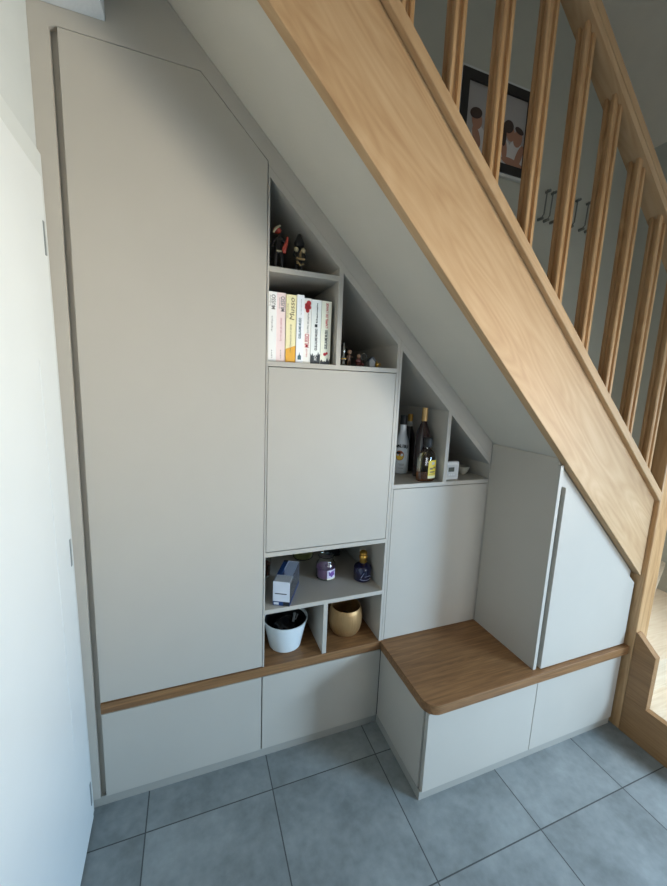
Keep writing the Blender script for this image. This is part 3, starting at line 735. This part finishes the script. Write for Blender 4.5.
obj('cap', LA(c, [(0, .0845), (.0155, .0845), (.0180, .089), (.0165, .100), (.0200, .106), (.0205, .116), (.0165, .123), (.0190, .130), (.0155, .139), (.008, .144), (0, .145)], 36), GOLD, t, True)
bm = NB(); tube(bm, [cyl_point(c, .0418, -128, .018), cyl_point(c, .0418, -122, .028), cyl_point(c, .0416, -108, .046), cyl_point(c, .040, -96, .064)], .0014, 8); tube(bm, [cyl_point(c, .042, -130+8*k, .018-.003*math.sin(k/9*PI)) for k in range(10)] + [cyl_point(c, .042, -54, .030), cyl_point(c, .042, -70, .033), cyl_point(c, .042, -100, .031)], .0014, 8)
obj('pale_swirl', bm, mat('pale_swirl_enamel', (150, 154, 176), .4), t, True)
c = (.852, .405, ZC)
t = thing('jar_candle', 'pale yellow wax candle in a low glass at the back of the shelf', 'candle', c)
obj('glass', LA(c, [(0, 0), (.035, 0), (.050, .006), (.054, .020), (.052, .050), (.048, .066), (.046, .066), (.050, .050), (.0515, .020), (.048, .009), (.034, .004), (0, .004)], 40), GLS, t, True)
obj('wax', LA(c, [(0, .0045), (.034, .0045), (.047, .010), (.0505, .021), (.0503, .040), (0, .039)], 40), mat('pale_yellow_wax', (216, 210, 134), .5), t, True)
c = (1.02, .40, ZC)
t = thing('storage_tin', 'black square tin standing in shade behind the lilac candle', 'tin', c)
obj('body', B_(.975, 1.045, .37, .43, ZC, ZC+.085, bev=.004), BLKC, t)
obj('lid', B_(.973, 1.047, .368, .432, ZC+.0855, ZC+.105, bev=.003), BLKC, t)
c = (.622, .28, ZC)
t = thing('drinking_glass', 'clear glass tumbler in the shaded corner behind the packaging box', 'glass', c)
obj('glass', LA(c, [(0, 0), (.030, 0), (.033, .004), (.038, .100), (.0365, .1005), (.0315, .006), (0, .006)], 36), GLS, t, True)
obj('red_brown_filling', LA(c, [(0, .0065), (.0310, .0065), (.0335, .060), (0, .060)], 36), mat('red_brown_granules', (104, 52, 40), .7, var=.4, scale=120), t, True)

# ------------------------------------------------------------------ pots in the lower cubbyholes
ZP = .4303
WPOT = mat('white_enamelled_metal', (220, 228, 230), .3, var=.005)
c = (.694, .120, ZP)
t = thing('white_pot', 'white tapered metal bucket pot in the left cubbyhole on the oak ledge', 'pot', c)
obj('bucket', LA(c, [(0, 0), (.066, 0), (.070, .002), (.0955, .122), (.0985, .124), (.0985, .128), (.0945, .128), (.0925, .122), (.0680, .006), (0, .006)], 64), WPOT, t, True)
obj('dark_lining', LA(c, [(0, .0065), (.0675, .0065), (.0905, .118), (.0885, .118), (.0655, .009), (0, .009)], 48), mat('black_lining', (14, 14, 16), .45), t, True)
t = thing('dark_bag', 'crumpled black plastic bag with grey glints inside the white pot', 'bag', (c[0], c[1], ZP+.01))
bm = NB(); ball(bm, (c[0], c[1]+.002, ZP+.068), .058, 1.0, 1, .8, sub=4)
rng = random.Random(3)
from mathutils import noise as mnoise
for v in bm.verts:
    q = Vector(v.co); v.co = v.co + (q-Vector((c[0], c[1], ZP+.06))).normalized()*.012*mnoise.noise(q*38)
obj('bag', bm, mat('black_plastic_film', (16, 16, 18), .25, var=.1), t, True)
bm = NB(); tube(bm, [(c[0]+.030, c[1]-.02, ZP+.108), (c[0]+.038, c[1]-.005, ZP+.122), (c[0]+.044, c[1]+.01, ZP+.126)], .004, 8, taper=[.006, .005, .007]); tube(bm, [(c[0]+.045, c[1]-.005, ZP+.105), (c[0]+.058, c[1]+.006, ZP+.124)], .003, 8)
obj('grey_ties', bm, mat('grey_film', (128, 132, 134), .4), t, True)
c = (.984, .120, ZP)
t = thing('gold_pot', 'rounded brushed gold metal pot in the right cubbyhole on the oak ledge', 'pot', c)
m, N, L, P = nt('brushed_pale_gold')
P.inputs['Metallic'].default_value = .6; P.inputs['Roughness'].default_value = .45
tc = N.new('ShaderNodeTexCoord'); mp = N.new('ShaderNodeMapping'); mp.inputs['Scale'].default_value = (60, 60, 2); nz = N.new('ShaderNodeTexNoise'); nz.inputs['Scale'].default_value = 3
rp = N.new('ShaderNodeValToRGB'); rp.color_ramp.elements[0].color = srgb((160, 124, 80))+(1,); rp.color_ramp.elements[1].color = srgb((192, 154, 106))+(1,)
L.new(tc.outputs['Object'], mp.inputs[0]); L.new(mp.outputs[0], nz.inputs['Vector']); L.new(nz.outputs['Fac'], rp.inputs[0]); L.new(rp.outputs[0], P.inputs['Base Color'])
obj('pot_body', LA(c, [(0, 0), (.048, 0), (.061, .006), (.071, .024), (.0775, .052), (.0785, .082), (.0745, .112), (.0695, .130), (.0675, .132), (.0660, .130), (.0715, .110), (.0755, .086), (.0745, .052), (.068, .026), (.058, .010), (0, .006)], 64), m, t, True)
t = tag(obj('cable_coil', (lambda b: (tube(b, [(c[0]+(.040-.0004*k)*math.cos(k*.5), c[1]+(.040-.0004*k)*math.sin(k*.5), ZP+.0125+.0011*k) for k in range(75)], .0028, 8), b)[1])(NB()), BLKC, None, True, origin=(c[0], c[1], ZP+.01)),
        'thin black cable coiled inside the gold pot', 'cable')
